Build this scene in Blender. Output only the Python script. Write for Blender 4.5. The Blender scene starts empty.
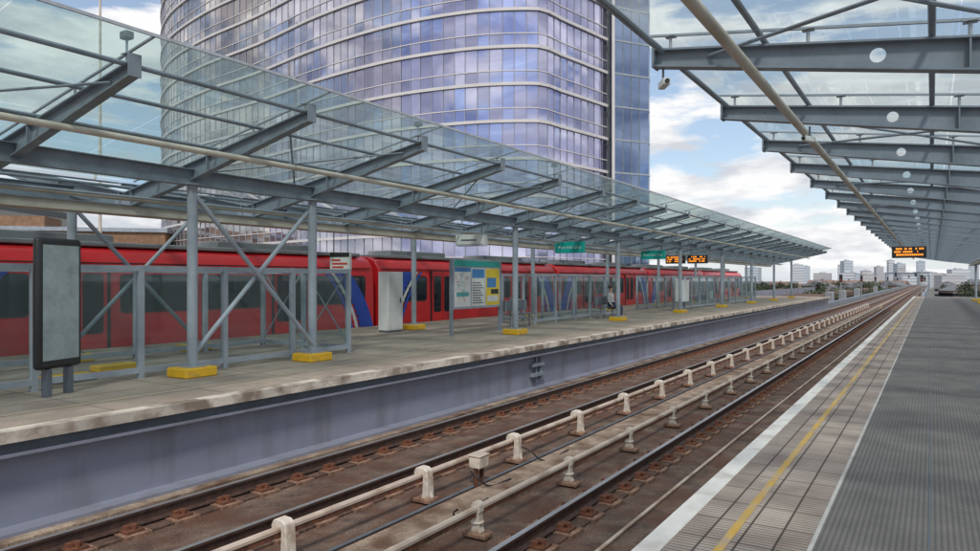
import bpy, math, random, bmesh
from mathutils import Vector, Matrix
random.seed(7)
SC=bpy.context.scene
COL=SC.collection
TH=math.radians(32.27)
def c2w(xc,d): return (xc*math.cos(TH)-d*math.sin(TH), xc*math.sin(TH)+d*math.cos(TH))

# ---------------------------------------------------------------- materials
def newmat(name):
    m=bpy.data.materials.new(name); m.use_nodes=True
    nt=m.node_tree; b=nt.nodes.get('Principled BSDF'); o=nt.nodes.get('Material Output')
    return m,nt,b,o
def mul(c,k): return (min(c[0]*k,1),min(c[1]*k,1),min(c[2]*k,1),1)
def mat(name,col,rough=.6,metal=0,var=.25,scale=3.0,stretch=(1,1,1),bump=0.0,col2=None,lo=.35,hi=.65,detail=8,bscale=None,dirt=None,dscale=.8,dth=(.5,.7),speck=0,dstretch=(1,1,1)):
    m,nt,b,o=newmat(name); N=nt.nodes; L=nt.links
    tc=N.new('ShaderNodeTexCoord'); mp=N.new('ShaderNodeMapping'); mp.inputs['Scale'].default_value=stretch
    L.new(tc.outputs['Object'],mp.inputs['Vector'])
    n=N.new('ShaderNodeTexNoise'); n.inputs['Scale'].default_value=scale; n.inputs['Detail'].default_value=detail; n.inputs['Roughness'].default_value=.65
    L.new(mp.outputs[0],n.inputs['Vector'])
    r=N.new('ShaderNodeValToRGB'); r.color_ramp.elements[0].position=lo; r.color_ramp.elements[1].position=hi
    r.color_ramp.elements[0].color=mul(col2,1) if col2 else mul(col,1-var)
    r.color_ramp.elements[1].color=mul(col,1 if col2 else 1+var*.5)
    L.new(n.outputs[0],r.inputs[0]); out=r.outputs[0]
    if dirt:
        mp2=N.new('ShaderNodeMapping'); mp2.inputs['Scale'].default_value=dstretch; L.new(tc.outputs['Object'],mp2.inputs['Vector'])
        n2=N.new('ShaderNodeTexNoise'); n2.inputs['Scale'].default_value=dscale; n2.inputs['Detail'].default_value=6
        L.new(mp2.outputs[0],n2.inputs['Vector'])
        r2=N.new('ShaderNodeValToRGB'); r2.color_ramp.elements[0].position=dth[0]; r2.color_ramp.elements[1].position=dth[1]
        L.new(n2.outputs[0],r2.inputs[0])
        mx=N.new('ShaderNodeMixRGB'); L.new(r2.outputs[0],mx.inputs[0]); L.new(out,mx.inputs[1]); mx.inputs[2].default_value=mul(dirt,1); out=mx.outputs[0]
    if speck:
        n4=N.new('ShaderNodeTexNoise'); n4.inputs['Scale'].default_value=45; n4.inputs['Detail'].default_value=3
        L.new(tc.outputs['Object'],n4.inputs['Vector'])
        mr=N.new('ShaderNodeMapRange'); mr.inputs[1].default_value=.35; mr.inputs[2].default_value=.65; mr.inputs[3].default_value=1-speck; mr.inputs[4].default_value=1+speck
        L.new(n4.outputs[0],mr.inputs[0])
        mm_=N.new('ShaderNodeVectorMath'); mm_.operation='SCALE'; L.new(out,mm_.inputs[0]); L.new(mr.outputs[0],mm_.inputs['Scale']); out=mm_.outputs[0]
    L.new(out,b.inputs['Base Color'])
    b.inputs['Roughness'].default_value=rough; b.inputs['Metallic'].default_value=metal
    if bump:
        n3=N.new('ShaderNodeTexNoise'); n3.inputs['Scale'].default_value=bscale or scale*8; n3.inputs['Detail'].default_value=4
        L.new(tc.outputs['Object'],n3.inputs['Vector'])
        bp=N.new('ShaderNodeBump'); bp.inputs['Strength'].default_value=bump; bp.inputs['Distance'].default_value=.02
        L.new(n3.outputs[0],bp.inputs['Height']); L.new(bp.outputs[0],b.inputs['Normal'])
    return m
def glassmat(name,tint,dust=.08,dustcol=(.6,.68,.66),rough=.02,ior=1.45):
    m,nt,b,o=newmat(name); N=nt.nodes; L=nt.links; N.remove(b)
    t=N.new('ShaderNodeBsdfTransparent'); t.inputs[0].default_value=(*tint,1)
    d=N.new('ShaderNodeBsdfDiffuse'); d.inputs[0].default_value=(*dustcol,1)
    tl=N.new('ShaderNodeBsdfTranslucent'); tl.inputs[0].default_value=(*dustcol,1)
    dd=N.new('ShaderNodeMixShader'); dd.inputs[0].default_value=.6; L.new(d.outputs[0],dd.inputs[1]); L.new(tl.outputs[0],dd.inputs[2])
    tc=N.new('ShaderNodeTexCoord'); n=N.new('ShaderNodeTexNoise'); n.inputs['Scale'].default_value=1.7; n.inputs['Detail'].default_value=7
    L.new(tc.outputs['Object'],n.inputs['Vector'])
    mr=N.new('ShaderNodeMapRange'); mr.inputs[1].default_value=.3; mr.inputs[2].default_value=.75; mr.inputs[3].default_value=dust*.5; mr.inputs[4].default_value=dust*1.7
    L.new(n.outputs[0],mr.inputs[0])
    m1=N.new('ShaderNodeMixShader'); L.new(mr.outputs[0],m1.inputs[0]); L.new(t.outputs[0],m1.inputs[1]); L.new(dd.outputs[0],m1.inputs[2])
    g=N.new('ShaderNodeBsdfGlossy'); g.inputs['Roughness'].default_value=rough; g.inputs[0].default_value=(.9,.97,1,1)
    ge=N.new('ShaderNodeNewGeometry'); e=N.new('ShaderNodeMath'); e.operation='MULTIPLY_ADD'; L.new(ge.outputs['Backfacing'],e.inputs[0]); e.inputs[1].default_value=-2; e.inputs[2].default_value=1
    pw=N.new('ShaderNodeMath'); pw.operation='POWER'; pw.inputs[0].default_value=ior; L.new(e.outputs[0],pw.inputs[1])
    f=N.new('ShaderNodeFresnel'); L.new(pw.outputs[0],f.inputs[0])
    m2=N.new('ShaderNodeMixShader'); L.new(f.outputs[0],m2.inputs[0]); L.new(m1.outputs[0],m2.inputs[1]); L.new(g.outputs[0],m2.inputs[2])
    L.new(m2.outputs[0],o.inputs[0]); return m
def facade(name,ca,cb,dark,rough=.04,metal=.82,scale=.06):
    m,nt,b,o=newmat(name); N=nt.nodes; L=nt.links
    ob=N.new('ShaderNodeNewGeometry')
    mp=N.new('ShaderNodeMapping'); mp.inputs['Scale'].default_value=(1,1,2.2); L.new(ob.outputs['Position'],mp.inputs[0])
    n=N.new('ShaderNodeTexNoise'); n.inputs['Scale'].default_value=scale; n.inputs['Detail'].default_value=6; n.inputs['Distortion'].default_value=1.0; L.new(mp.outputs[0],n.inputs['Vector'])
    r=N.new('ShaderNodeValToRGB'); r.color_ramp.elements[0].position=.42; r.color_ramp.elements[1].position=.60; r.color_ramp.elements[0].color=(*ca,1); r.color_ramp.elements[1].color=(*cb,1); L.new(n.outputs[0],r.inputs[0])
    mr=N.new('ShaderNodeMapRange'); mr.inputs[3].default_value=.80; mr.inputs[4].default_value=1.10; L.new(ob.outputs['Random Per Island'],mr.inputs[0])
    sc_=N.new('ShaderNodeVectorMath'); sc_.operation='SCALE'; L.new(r.outputs[0],sc_.inputs[0]); L.new(mr.outputs[0],sc_.inputs['Scale'])
    gt=N.new('ShaderNodeMath'); gt.operation='GREATER_THAN'; gt.inputs[1].default_value=.93; L.new(ob.outputs['Random Per Island'],gt.inputs[0])
    gm=N.new('ShaderNodeMath'); gm.operation='MULTIPLY'; gm.inputs[1].default_value=.6; L.new(gt.outputs[0],gm.inputs[0])
    mx=N.new('ShaderNodeMixRGB'); L.new(gm.outputs[0],mx.inputs[0]); L.new(sc_.outputs[0],mx.inputs[1]); mx.inputs[2].default_value=(*dark,1)
    L.new(mx.outputs[0],b.inputs['Base Color'])
    b.inputs['Metallic'].default_value=metal; b.inputs['Roughness'].default_value=rough
    return m

STEEL=mat('painted_steel',(.235,.275,.325),.45,0,.25,2.5,bump=.03,dirt=(.155,.17,.175),dth=(.5,.8))
STEEL_L=mat('painted_steel_light',(.33,.37,.42),.45,0,.2,2.5)
STEEL_D=mat('dark_steel',(.11,.13,.155),.5,0,.25,2.5)
GALV=mat('galvanised',(.42,.44,.46),.38,.6,.2,6)
CREAM=mat('cream_pipe',(.60,.55,.47),.5,0,.2,2,dirt=(.42,.36,.29),dth=(.55,.75))
YEL=mat('yellow_paint',(.80,.46,.02),.55,0,.12,6,dirt=(.45,.28,.08),dscale=5,dth=(.6,.8))
WHITE=mat('white_panel',(.72,.73,.72),.45,0,.1,2,dirt=(.55,.55,.53),dscale=1.5,dth=(.5,.8))
REDM=mat('train_red',(.66,.02,.025),.3,0,.12,.8,dirt=(.48,.02,.024),dscale=1.2,dth=(.5,.8))
BLUEM=mat('train_blue',(.02,.07,.42),.28,0,.1,1)
GREYR=mat('train_roof',(.22,.22,.23),.6,0,.2,1)
DARKG=mat('dark_glass',(.018,.022,.03),.05,0,.1,1)
BLACK=mat('black_trim',(.02,.02,.022),.5,0,.1,3)
TEAL=mat('teal_sign',(.0,.36,.31),.4,0,.08,3)
CANGL=glassmat('canopy_glass',(.68,.81,.79),.21,(.50,.64,.61),ior=1.5)
CANGL2=glassmat('canopy_glass_fritted',(.84,.92,.92),.20,(.74,.82,.81),ior=1.33)
SCRGL=glassmat('screen_glass',(.78,.86,.86),.08,(.45,.54,.54),ior=1.42)
CONC=mat('platform_paving',(.38,.31,.25),.85,0,.3,1.6,(1,.6,1),.3,dirt=(.24,.20,.165),dscale=.7,dth=(.42,.7),speck=.14,bscale=20)
COPE=mat('coping',(.62,.56,.48),.8,0,.3,3,(1,.35,1),.2,dirt=(.22,.17,.13),dscale=2.2,dth=(.45,.60))
GIRD=mat('girder_paint',(.235,.25,.315),.5,0,.15,1.4,(1,.25,1),.04,dirt=(.15,.15,.165),dscale=2.2,dth=(.48,.76),dstretch=(1,1,.18))
BED=mat('trackbed_concrete',(.20,.135,.10),.9,0,.3,3.2,(1,.8,1),.9,col2=(.06,.038,.03),dirt=(.10,.045,.028),dscale=1.6,dth=(.40,.64),bscale=22,speck=.35)
BEDL=mat('walkway_concrete',(.40,.31,.235),.9,0,.3,3.2,(1,.8,1),.8,col2=(.17,.12,.085),dirt=(.12,.065,.04),dscale=1.7,dth=(.46,.66),bscale=22,speck=.25)
PLINTH=mat('rail_plinth',(.14,.08,.055),.9,0,.3,5,(1,1,1),.8,col2=(.045,.026,.02),bscale=30,speck=.35)
PAD=mat('rail_pad_concrete',(.31,.19,.13),.9,0,.3,6,bump=.6,col2=(.14,.07,.045),bscale=30,speck=.25)
RUST=mat('rusty_steel',(.20,.075,.038),.75,0,.3,9,bump=.4,col2=(.06,.027,.018))
RAILS=mat('rail_side',(.09,.048,.037),.6,0,.3,9,bump=.3,col2=(.04,.024,.02))
RAILTOP=mat('polished_rail',(.62,.60,.60),.34,.75,.2,6,(1,.1,1))
INSUL=mat('insulator_white',(.66,.59,.51),.6,0,.2,8,dirt=(.32,.22,.15),dscale=7,dth=(.46,.70),bump=.1)
CONDU=mat('conductor_cover',(.58,.48,.40),.5,0,.2,3,(1,.2,1),dirt=(.32,.22,.16),dscale=2,dth=(.48,.68))
BRICK=mat('brown_brick',(.26,.15,.09),.85,0,.3,2)
BANDM=mat('tower_band',(.66,.63,.63),.5,0,.1,.4)
MULL=mat('mullion',(.36,.36,.43),.4,.3,.1,1)
TWG=facade('tower_glass',(.33,.34,.53),(.64,.64,.82),(.14,.15,.26),scale=.09)
TWG2=facade('core_glass',(.13,.18,.31),(.25,.32,.47),(.07,.10,.19),scale=.09)
TWL=facade('tower_glass_warm',(.33,.30,.31),(.66,.62,.60),(.15,.14,.17),scale=.08)  # beige tint painted into the glass as reflection of surrounding buildings
TWM=facade('tower_glass_middle',(.34,.33,.44),(.66,.64,.72),(.15,.15,.22),scale=.085)  # in-between tint, partly carrying the same painted reflection
FOL=mat('foliage',(.09,.12,.06),.9,0,.4,.6,col2=(.05,.065,.04))
BARK=mat('bark',(.10,.07,.05),.9)
GROUND=mat('ground_mix',(.17,.165,.15),.9,0,.3,.02,col2=(.09,.10,.08))

def slatmat():
    m,nt,b,o=newmat('slatted_paving'); N=nt.nodes; L=nt.links
    tc=N.new('ShaderNodeTexCoord')
    mp=N.new('ShaderNodeMapping'); mp.inputs['Rotation'].default_value=(0,0,math.radians(90)); L.new(tc.outputs['Object'],mp.inputs[0])
    def brick(w,h,mo,c1,c2,mc,off):
        k=N.new('ShaderNodeTexBrick'); k.inputs['Scale'].default_value=1; k.inputs['Brick Width'].default_value=w; k.inputs['Row Height'].default_value=h
        k.inputs['Mortar Size'].default_value=mo; k.inputs['Mortar Smooth'].default_value=.2; k.offset=off
        k.inputs['Color1'].default_value=(*c1,1); k.inputs['Color2'].default_value=(*c2,1); k.inputs['Mortar'].default_value=(*mc,1)
        L.new(mp.outputs[0],k.inputs['Vector']); return k
    a=brick(.40,.20,.008,(1,1,1),(.80,.78,.77),(.35,.32,.30),0)
    s2=brick(.045,.20,.0075,(1,1,1),(.90,.90,.90),(.30,.28,.26),0)
    n=N.new('ShaderNodeTexNoise'); n.inputs['Scale'].default_value=1.6; n.inputs['Detail'].default_value=8; L.new(tc.outputs['Object'],n.inputs['Vector'])
    r=N.new('ShaderNodeValToRGB'); r.color_ramp.elements[0].position=.35; r.color_ramp.elements[1].position=.68
    r.color_ramp.elements[0].color=(.32,.26,.225,1); r.color_ramp.elements[1].color=(.58,.49,.42,1); L.new(n.outputs[0],r.inputs[0])
    m1=N.new('ShaderNodeMixRGB'); m1.blend_type='MULTIPLY'; m1.inputs[0].default_value=1; L.new(r.outputs[0],m1.inputs[1]); L.new(a.outputs[0],m1.inputs[2])
    m2=N.new('ShaderNodeMixRGB'); m2.blend_type='MULTIPLY'; m2.inputs[0].default_value=.8; L.new(m1.outputs[0],m2.inputs[1]); L.new(s2.outputs[0],m2.inputs[2])
    L.new(m2.outputs[0],b.inputs['Base Color']); b.inputs['Roughness'].default_value=.75
    bp=N.new('ShaderNodeBump'); bp.inputs['Strength'].default_value=.6; bp.inputs['Distance'].default_value=.01
    L.new(s2.outputs[0],bp.inputs['Height']); L.new(bp.outputs[0],b.inputs['Normal'])
    return m
SLAT=slatmat()
def studmat():
    m,nt,b,o=newmat('studded_mat'); N=nt.nodes; L=nt.links
    tc=N.new('ShaderNodeTexCoord'); v=N.new('ShaderNodeTexVoronoi'); v.inputs['Scale'].default_value=30; v.inputs['Randomness'].default_value=0
    L.new(tc.outputs['Object'],v.inputs['Vector'])
    r=N.new('ShaderNodeValToRGB'); r.color_ramp.elements[0].position=.25; r.color_ramp.elements[1].position=.42
    r.color_ramp.elements[0].color=(.19,.175,.165,1); r.color_ramp.elements[1].color=(.105,.097,.093,1); L.new(v.outputs['Distance'],r.inputs[0])
    n=N.new('ShaderNodeTexNoise'); n.inputs['Scale'].default_value=2; n.inputs['Detail'].default_value=8; L.new(tc.outputs['Object'],n.inputs['Vector'])
    mx=N.new('ShaderNodeMixRGB'); mx.blend_type='OVERLAY'; mx.inputs[0].default_value=.6; L.new(r.outputs[0],mx.inputs[1]); L.new(n.outputs[0],mx.inputs[2])
    L.new(mx.outputs[0],b.inputs['Base Color']); b.inputs['Roughness'].default_value=.75
    bp=N.new('ShaderNodeBump'); bp.inputs['Strength'].default_value=.5; bp.inputs['Distance'].default_value=.01; bp.invert=True
    L.new(v.outputs['Distance'],bp.inputs['Height']); L.new(bp.outputs[0],b.inputs['Normal'])
    return m
STUD=studmat()
def ledmat():
    m,nt,b,o=newmat('amber_led'); b.inputs['Base Color'].default_value=(.8,.25,.02,1)
    b.inputs['Emission Color'].default_value=(1,.3,.03,1); b.inputs['Emission Strength'].default_value=1.3; return m
LED=ledmat()
def flat(name,c,r=.5): return mat(name,c,r,0,.08,4)
P_YEL=flat('poster_yellow',(.75,.55,.03)); P_BLUE=flat('poster_blue',(.05,.22,.5)); P_TEAL=flat('poster_teal',(.08,.35,.35)); P_RED=flat('poster_red',(.6,.04,.03)); P_GREEN=flat('poster_green',(.1,.3,.1))
SKIN=flat('skin',(.5,.3,.22)); HAIR=flat('hair',(.04,.025,.02)); SACK=flat('clear_sack',(.5,.55,.55))

# ---------------------------------------------------------------- mesh helper
class M:
    def __init__(s): s.v=[]; s.f=[]; s.m=[]; s.mats=[]
    def mi(s,mt):
        if mt not in s.mats: s.mats.append(mt)
        return s.mats.index(mt)
    def face(s,pts,mt):
        i=len(s.v); s.v+= [tuple(p) for p in pts]; s.f.append(list(range(i,i+len(pts)))); s.m.append(s.mi(mt)); return s
    def box(s,x0,x1,y0,y1,z0,z1,mt):
        i=len(s.v); s.v+=[(x0,y0,z0),(x1,y0,z0),(x1,y1,z0),(x0,y1,z0),(x0,y0,z1),(x1,y0,z1),(x1,y1,z1),(x0,y1,z1)]
        for q in ((0,3,2,1),(4,5,6,7),(0,1,5,4),(1,2,6,5),(2,3,7,6),(3,0,4,7)): s.f.append([i+k for k in q]); s.m.append(s.mi(mt))
        return s
    def prism(s,prof,axis,a0,a1,mt,caps=True):
        n=len(prof); i=len(s.v)
        for a in (a0,a1):
            for (u,w) in prof:
                s.v.append((u,a,w) if axis=='y' else ((a,u,w) if axis=='x' else (u,w,a)))
        for k in range(n):
            j=(k+1)%n; s.f.append([i+k,i+j,i+n+j,i+n+k]); s.m.append(s.mi(mt))
        if caps:
            s.f.append([i+k for k in range(n)][::-1]); s.m.append(s.mi(mt)); s.f.append([i+n+k for k in range(n)]); s.m.append(s.mi(mt))
        return s
    def tube(s,p,q,r,mt,n=10,r2=None):
        p=Vector(p);q=Vector(q);d=(q-p).normalized(); up=Vector((0,0,1)) if abs(d.z)<.9 else Vector((1,0,0))
        a=d.cross(up).normalized(); b=d.cross(a); i=len(s.v); r2=r if r2 is None else r2
        for c,rr in ((p,r),(q,r2)):
            for k in range(n):
                t=2*math.pi*k/n; s.v.append(tuple(c+a*rr*math.cos(t)+b*rr*math.sin(t)))
        for k in range(n):
            j=(k+1)%n; s.f.append([i+k,i+j,i+n+j,i+n+k]); s.m.append(s.mi(mt))
        s.f.append([i+k for k in range(n)][::-1]); s.m.append(s.mi(mt)); s.f.append([i+n+k for k in range(n)]); s.m.append(s.mi(mt))
        return s
    def beam(s,p,q,w,h,mt):
        p=Vector(p);q=Vector(q);d=(q-p).normalized(); up=Vector((0,0,1)) if abs(d.z)<.95 else Vector((1,0,0))
        a=d.cross(up).normalized()*w/2; b=a.cross(d).normalized()*h/2; i=len(s.v)
        for c in (p,q):
            for k in (-a-b,a-b,a+b,-a+b): s.v.append(tuple(c+k))
        for qd in ((0,3,2,1),(4,5,6,7),(0,1,5,4),(1,2,6,5),(2,3,7,6),(3,0,4,7)): s.f.append([i+k for k in qd]); s.m.append(s.mi(mt))
        return s
    def mesh(s,name):
        me=bpy.data.meshes.new(name); me.from_pydata(s.v,[],s.f)
        for mt in s.mats: me.materials.append(mt)
        me.polygons.foreach_set('material_index',s.m); me.update()
        b=bmesh.new(); b.from_mesh(me); bmesh.ops.recalc_face_normals(b,faces=b.faces); b.to_mesh(me); b.free()
        return me
def smooth(me,ang=35):
    for p in me.polygons: p.use_smooth=True
    try: me.set_sharp_from_angle(angle=math.radians(ang))
    except Exception: pass
    return me
def obj(name,data,loc=(0,0,0),parent=None,rz=0):
    o=bpy.data.objects.new(name,data); COL.objects.link(o); o.location=loc; o.rotation_euler=(0,0,rz)
    if parent: o.parent=parent
    return o
def thing(name,label,cat,loc=(0,0,0),data=None,group=None,rz=0):
    o=obj(name,data,loc,None,rz); o['label']=label; o['category']=cat
    if group: o['group']=group
    if data is None: o.empty_display_size=.2
    return o
def structure(name,m,label,cat,loc=(0,0,0)):
    o=obj(name,m.mesh(name),loc); o['kind']='structure'; o['label']=label; o['category']=cat; return o
def part(name,parent,m,loc=(0,0,0),bevel=0,sm=True,label=None,rz=0):
    me=m if isinstance(m,bpy.types.Mesh) else m.mesh(name)
    if sm and not isinstance(m,bpy.types.Mesh): smooth(me)
    o=obj(name,me,loc,parent,rz)
    if bevel:
        md=o.modifiers.new('bevel','BEVEL'); md.width=bevel; md.segments=2; md.limit_method='ANGLE'
    if label: o['label']=label
    return o
def realmesh(o0):
    COL.objects.link(o0); dg=bpy.context.evaluated_depsgraph_get(); dg.update()
    me=bpy.data.meshes.new_from_object(o0.evaluated_get(dg)); bpy.data.objects.remove(o0); return me
def textmesh(txt,size,mt,ext=.002):
    cu=bpy.data.curves.new('t','FONT'); cu.body=txt; cu.size=size; cu.extrude=ext; cu.align_x='CENTER'; cu.align_y='CENTER'
    me=realmesh(bpy.data.objects.new('t',cu)); me.materials.clear(); me.materials.append(mt); return me
def textpart(par,txt,size,mt,loc,facing):
    me=textmesh(txt,size,mt); o=obj('lettering',me,loc,par); o.rotation_euler=(math.radians(90),0,facing); return o

# ---------------------------------------------------------------- setting
GZ=-8.5
g=M(); S=5000; g.face([(-S,-S,GZ),(S,-S,GZ),(S,S,GZ),(-S,S,GZ)],GROUND)
structure('ground',g,'wide grey and green city ground far below the viaduct','ground')
YE=74; Y0=-8; YF=420
b=M()
b.box(-8.6,-1.2,Y0,YF,-2.2,-1.20,BED)
b.box(-5.10,-4.50,Y0,YF,-1.25,-1.15,BEDL)
for xc in (-7.57,-6.13,-3.57,-2.13): b.box(xc-.24,xc+.24,Y0,YF,-1.22,-1.175,PLINTH)
b.box(-8.25,-8.0,Y0,YF,-1.21,-1.10,BEDL)
structure('railway_trackbed',b,'rust stained concrete track slab between the two platforms','trackbed')
b=M(); b.box(-23.5,-16.3,Y0,YF,-2.2,-1.2,BED); structure('railway_trackbed',b,'concrete track slab beneath the standing red train','trackbed')
b=M()
b.box(-16.4,-8.42,Y0,YE,-.25,0,CONC)
b.box(-8.42,-8.20,Y0,YE,-.12,.004,COPE)
b.box(-8.42,-8.34,Y0,YE,-.25,-.12,STEEL_D)  # dark strip coloured in for the shaded gap under the coping
b.box(-8.52,-8.42,Y0,YE,-2.2,-.25,GIRD)
b.box(-8.42,-8.22,Y0,YE,-.275,-.245,GIRD)
b.box(-8.42,-8.16,Y0,YE,-1.10,-1.06,GIRD)
structure('platform',b,'island platform with stained paving, pale coping and blue grey side girder','platform')
b=M()
b.box(-8.415,-8.36,15.4,15.46,-.95,-.3,STEEL); b.box(-8.415,-8.30,15.15,15.75,-.55,-.47,STEEL); b.box(-8.415,-8.30,15.15,15.75,-.8,-.72,STEEL); b.box(-8.415,-8.33,15.6,15.66,-.9,-.35,STEEL)
structure('platform_girder_plate',b,'welded stiffener plates on the blue grey platform girder','girder plate')
b=M(); b.box(-9.25,-9.18,Y0,YE,.004,.0065,mat('worn_line',(.48,.38,.26),.8,0,.3,3,col2=(.36,.30,.25)))
JOINT=flat('paving_joint',(.17,.14,.12),.9)
for i in range(52):
    yy=Y0+1.6*i
    if yy<YE: b.box(-16.3,-8.5,yy,yy+.007,.0035,.0045,JOINT)
for xx in (-9.9,-11.2,-12.5,-13.8,-15.1): b.box(xx,xx+.008,Y0,YE,.0035,.005,JOINT)
structure('platform_marking',b,'worn pale line and paving joints on the island platform','platform marking')
b=M()
b.box(-1.36,-.60,Y0,YE+6,-.2,0,SLAT)
b.box(-.60,8,Y0,YE+6,-.2,0,STUD)
b.box(-1.50,-1.36,Y0,YE+6,-.14,.004,mat('white_edge',(.78,.75,.70),.7,0,.15,4,(1,.4,1),dirt=(.46,.41,.36),dscale=3,dth=(.5,.78)))
b.box(-1.40,-1.30,Y0,YE+6,-2.2,-.2,GIRD)
structure('platform',b,'near platform with slatted paving, white edge and dark studded surface','platform')
b=M()
b.box(-1.095,-1.045,Y0,YE+6,.0,.004,mat('yellow_line',(.58,.36,.07),.7,0,.2,5,(1,.3,1),dirt=(.42,.32,.21),dscale=4,dth=(.42,.68)))
b.box(-.625,-.60,Y0,YE+6,0,.004,mat('grey_strip',(.5,.48,.46),.6,0,.2,4))
for xx in (-.02,.58,1.18): b.box(xx,xx+.012,Y0,YE+6,0,.003,STEEL_D)
structure('platform_marking',b,'worn yellow warning line and pale strip along the platform','platform marking')
b=M(); b.box(-23.6,-23.4,Y0,YF,-2.2,-.1,GIRD); structure('viaduct_parapet',b,'low grey viaduct parapet beyond the train','parapet')
b=M(); b.box(-8.8,-8.5,YE+1,YF,-2.2,-.6,STEEL); b.box(-1.3,-1.0,YE+7,YF,-2.2,-.6,STEEL); structure('viaduct_parapet',b,'low parapets along the viaduct past the platform ends','parapet')

# rails
def railprof(): return [(-.07,0),(.07,0),(.07,.012),(.012,.03),(.012,.115),(.035,.125),(.035,.15),(-.035,.15),(-.035,.125),(-.012,.115),(-.012,.03),(-.07,.012)]
bpm=M(); bpm.box(-.29,.29,-.15,.15,-.05,-.012,PAD); bpm.box(-.23,.23,-.10,.10,-.012,.014,RUST)
for sx in (-1,1):
    bpm.box(sx*.105-.035,sx*.105+.035,-.07,.07,.012,.055,RUST); bpm.tube((sx*.18,0,.01),(sx*.18,0,.075),.026,RUST,6)
    bpm.box(sx*.14-.05,sx*.14+.05,-.03,.03,.045,.065,RUST)
bpmesh=bpm.mesh('baseplate')
for i,xc in enumerate((-7.57,-6.13,-3.57,-2.13)):
    r=thing('rail','long rusty steel running rail with a polished top','rail',(xc,0,-1.15),group='running rails of the two tracks')
    a=M(); a.prism(railprof(),'y',Y0,YF,RAILS); part('rail_body',r,a,sm=False)
    a=M(); a.box(-.031,.031,Y0,YF,.150,.1525,RAILTOP); part('rail_head',r,a,sm=False,label='polished running surface')
    ys=2.0 if xc<-5 else 3.0
    if xc<-3:
        for k in range(99): part('baseplate',r,bpmesh,(0,ys+k*.60+(i*.2),.0),sm=False)
        y=ys+99*.60+i*.2
    else: y=0
    a=M()
    while y<160: a.box(-.2,.2,y-.1,y+.1,-.02,.03,RUST); y+=.60
    o=part('baseplate',r,a,sm=False); o['kind']='stuff'
def condmesh():
    a=M(); pr=[(-.03,0),(.03,0),(.032,.03),(.02,.05),(-.02,.05),(-.032,.03)]
    a.prism(pr,'y',Y0,300,CONDU); return a
bk=M()
prof=[(-.13,0),(-.02,0),(-.035,.05),(-.045,.27),(-.03,.30),(.04,.30),(.05,.285),(.05,.22),(.085,.22),(.095,.32),(.07,.365),(.03,.385),(-.06,.38),(-.10,.35),(-.115,.28)]
bk.prism(prof,'y',-.065,.065,INSUL)
bk.box(-.17,.12,-.10,.10,-.05,.006,PAD)
bk.prism([(-.16,.006),(-.12,.006),(-.12,.11)],'y',-.02,.02,INSUL)
bkm=bk.mesh('bracket')
bl=M()
prof=[(-.07,0),(.07,0),(.05,.05),(.04,.20),(.055,.215),(.055,.30),(.03,.33),(-.03,.33),(-.055,.30),(-.055,.215),(-.04,.20),(-.05,.05)]
bl.prism(prof,'y',-.05,.05,INSUL); bl.box(-.15,.15,-.09,.09,-.05,.006,PAD); bl.tube((0,0,.09),(0,0,.12),.075,INSUL,10)
blm=bl.mesh('bracket')
for xc,sg,yo,bm0 in ((-5.42,-1,4.75,bkm),(-4.17,1,4.1,blm)):
    r=thing('conductor_rail','low conductor rail under a pale cover on white brackets','power rail',(xc,0,-1.13),group='conductor rails between the tracks')
    zc=.262 if sg<0 else .235
    part('rail_cover',r,condmesh(),(0,0,zc),sm=False)
    a=M(); a.box(-.02,.02,Y0,300,zc-.055,zc,RUST); part('contact_rail',r,a,(0,0,0),sm=False)
    k=-2
    while yo+k*2.25<80:
        o=part('bracket',r,bm0,(0,yo+k*2.25,0),sm=False)
        if sg<0: o.rotation_euler=(0,0,math.pi)
        o.modifiers.new('b','BEVEL').width=.012
        k+=1
def cable(pts,r,label,mt=BLACK):
    cu=bpy.data.curves.new('cable','CURVE'); cu.dimensions='3D'; cu.bevel_depth=r; cu.bevel_resolution=2
    sp=cu.splines.new('BEZIER'); sp.bezier_points.add(len(pts)-1)
    for p,q in zip(sp.bezier_points,pts): p.co=q; p.handle_left_type=p.handle_right_type='AUTO'
    cu.materials.append(mt)
    me=realmesh(bpy.data.objects.new('c',cu)); me.name='trackside_cable'
    return thing('trackside_cable',label,'cable',data=me,group='cables lying between the tracks')
cable([(-5.2,7.75,-.95),(-5.06,7.7,-1.0),(-5.0,7.85,-1.13),(-4.9,8.3,-1.135)],.012,'short black cable dropping from the junction box')
cable([(-5.3,9.3,-.95),(-5.12,9.25,-.98),(-5.02,9.4,-1.13),(-4.95,10.2,-1.135)],.012,'black cable dropping from a bracket onto the walkway')
cable([(-4.4,6.3,-.92),(-4.52,6.4,-1.0),(-4.62,6.6,-1.13),(-4.7,7.4,-1.135)],.012,'black cable dropping from the second conductor rail')
cable([(-5.25,Y0,-1.18),(-5.22,10,-1.18),(-5.26,25,-1.18),(-5.2,60,-1.18)],.02,'long dusty cable laid beside the central walkway',STEEL_D)
cable([(-2.85,Y0,-1.18),(-2.9,12,-1.18),(-2.82,30,-1.18),(-2.85,70,-1.18)],.022,'long dusty cable laid beside the near rail',CONDU)
jb=thing('junction_box','beige metal junction box standing beside the conductor rail','box',(-5.20,7.95,-1.2))
a=M(); a.box(-.09,.09,-.12,.12,.26,.42,INSUL); part('housing',jb,a,bevel=.02); a=M(); a.box(-.10,.10,-.13,.13,.42,.44,CONDU); part('lid',jb,a,bevel=.006)
for yy in (-.07,.07): part('bracket',jb,M().box(-.025,.025,yy-.02,yy+.02,0,.26,RUST))

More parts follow.
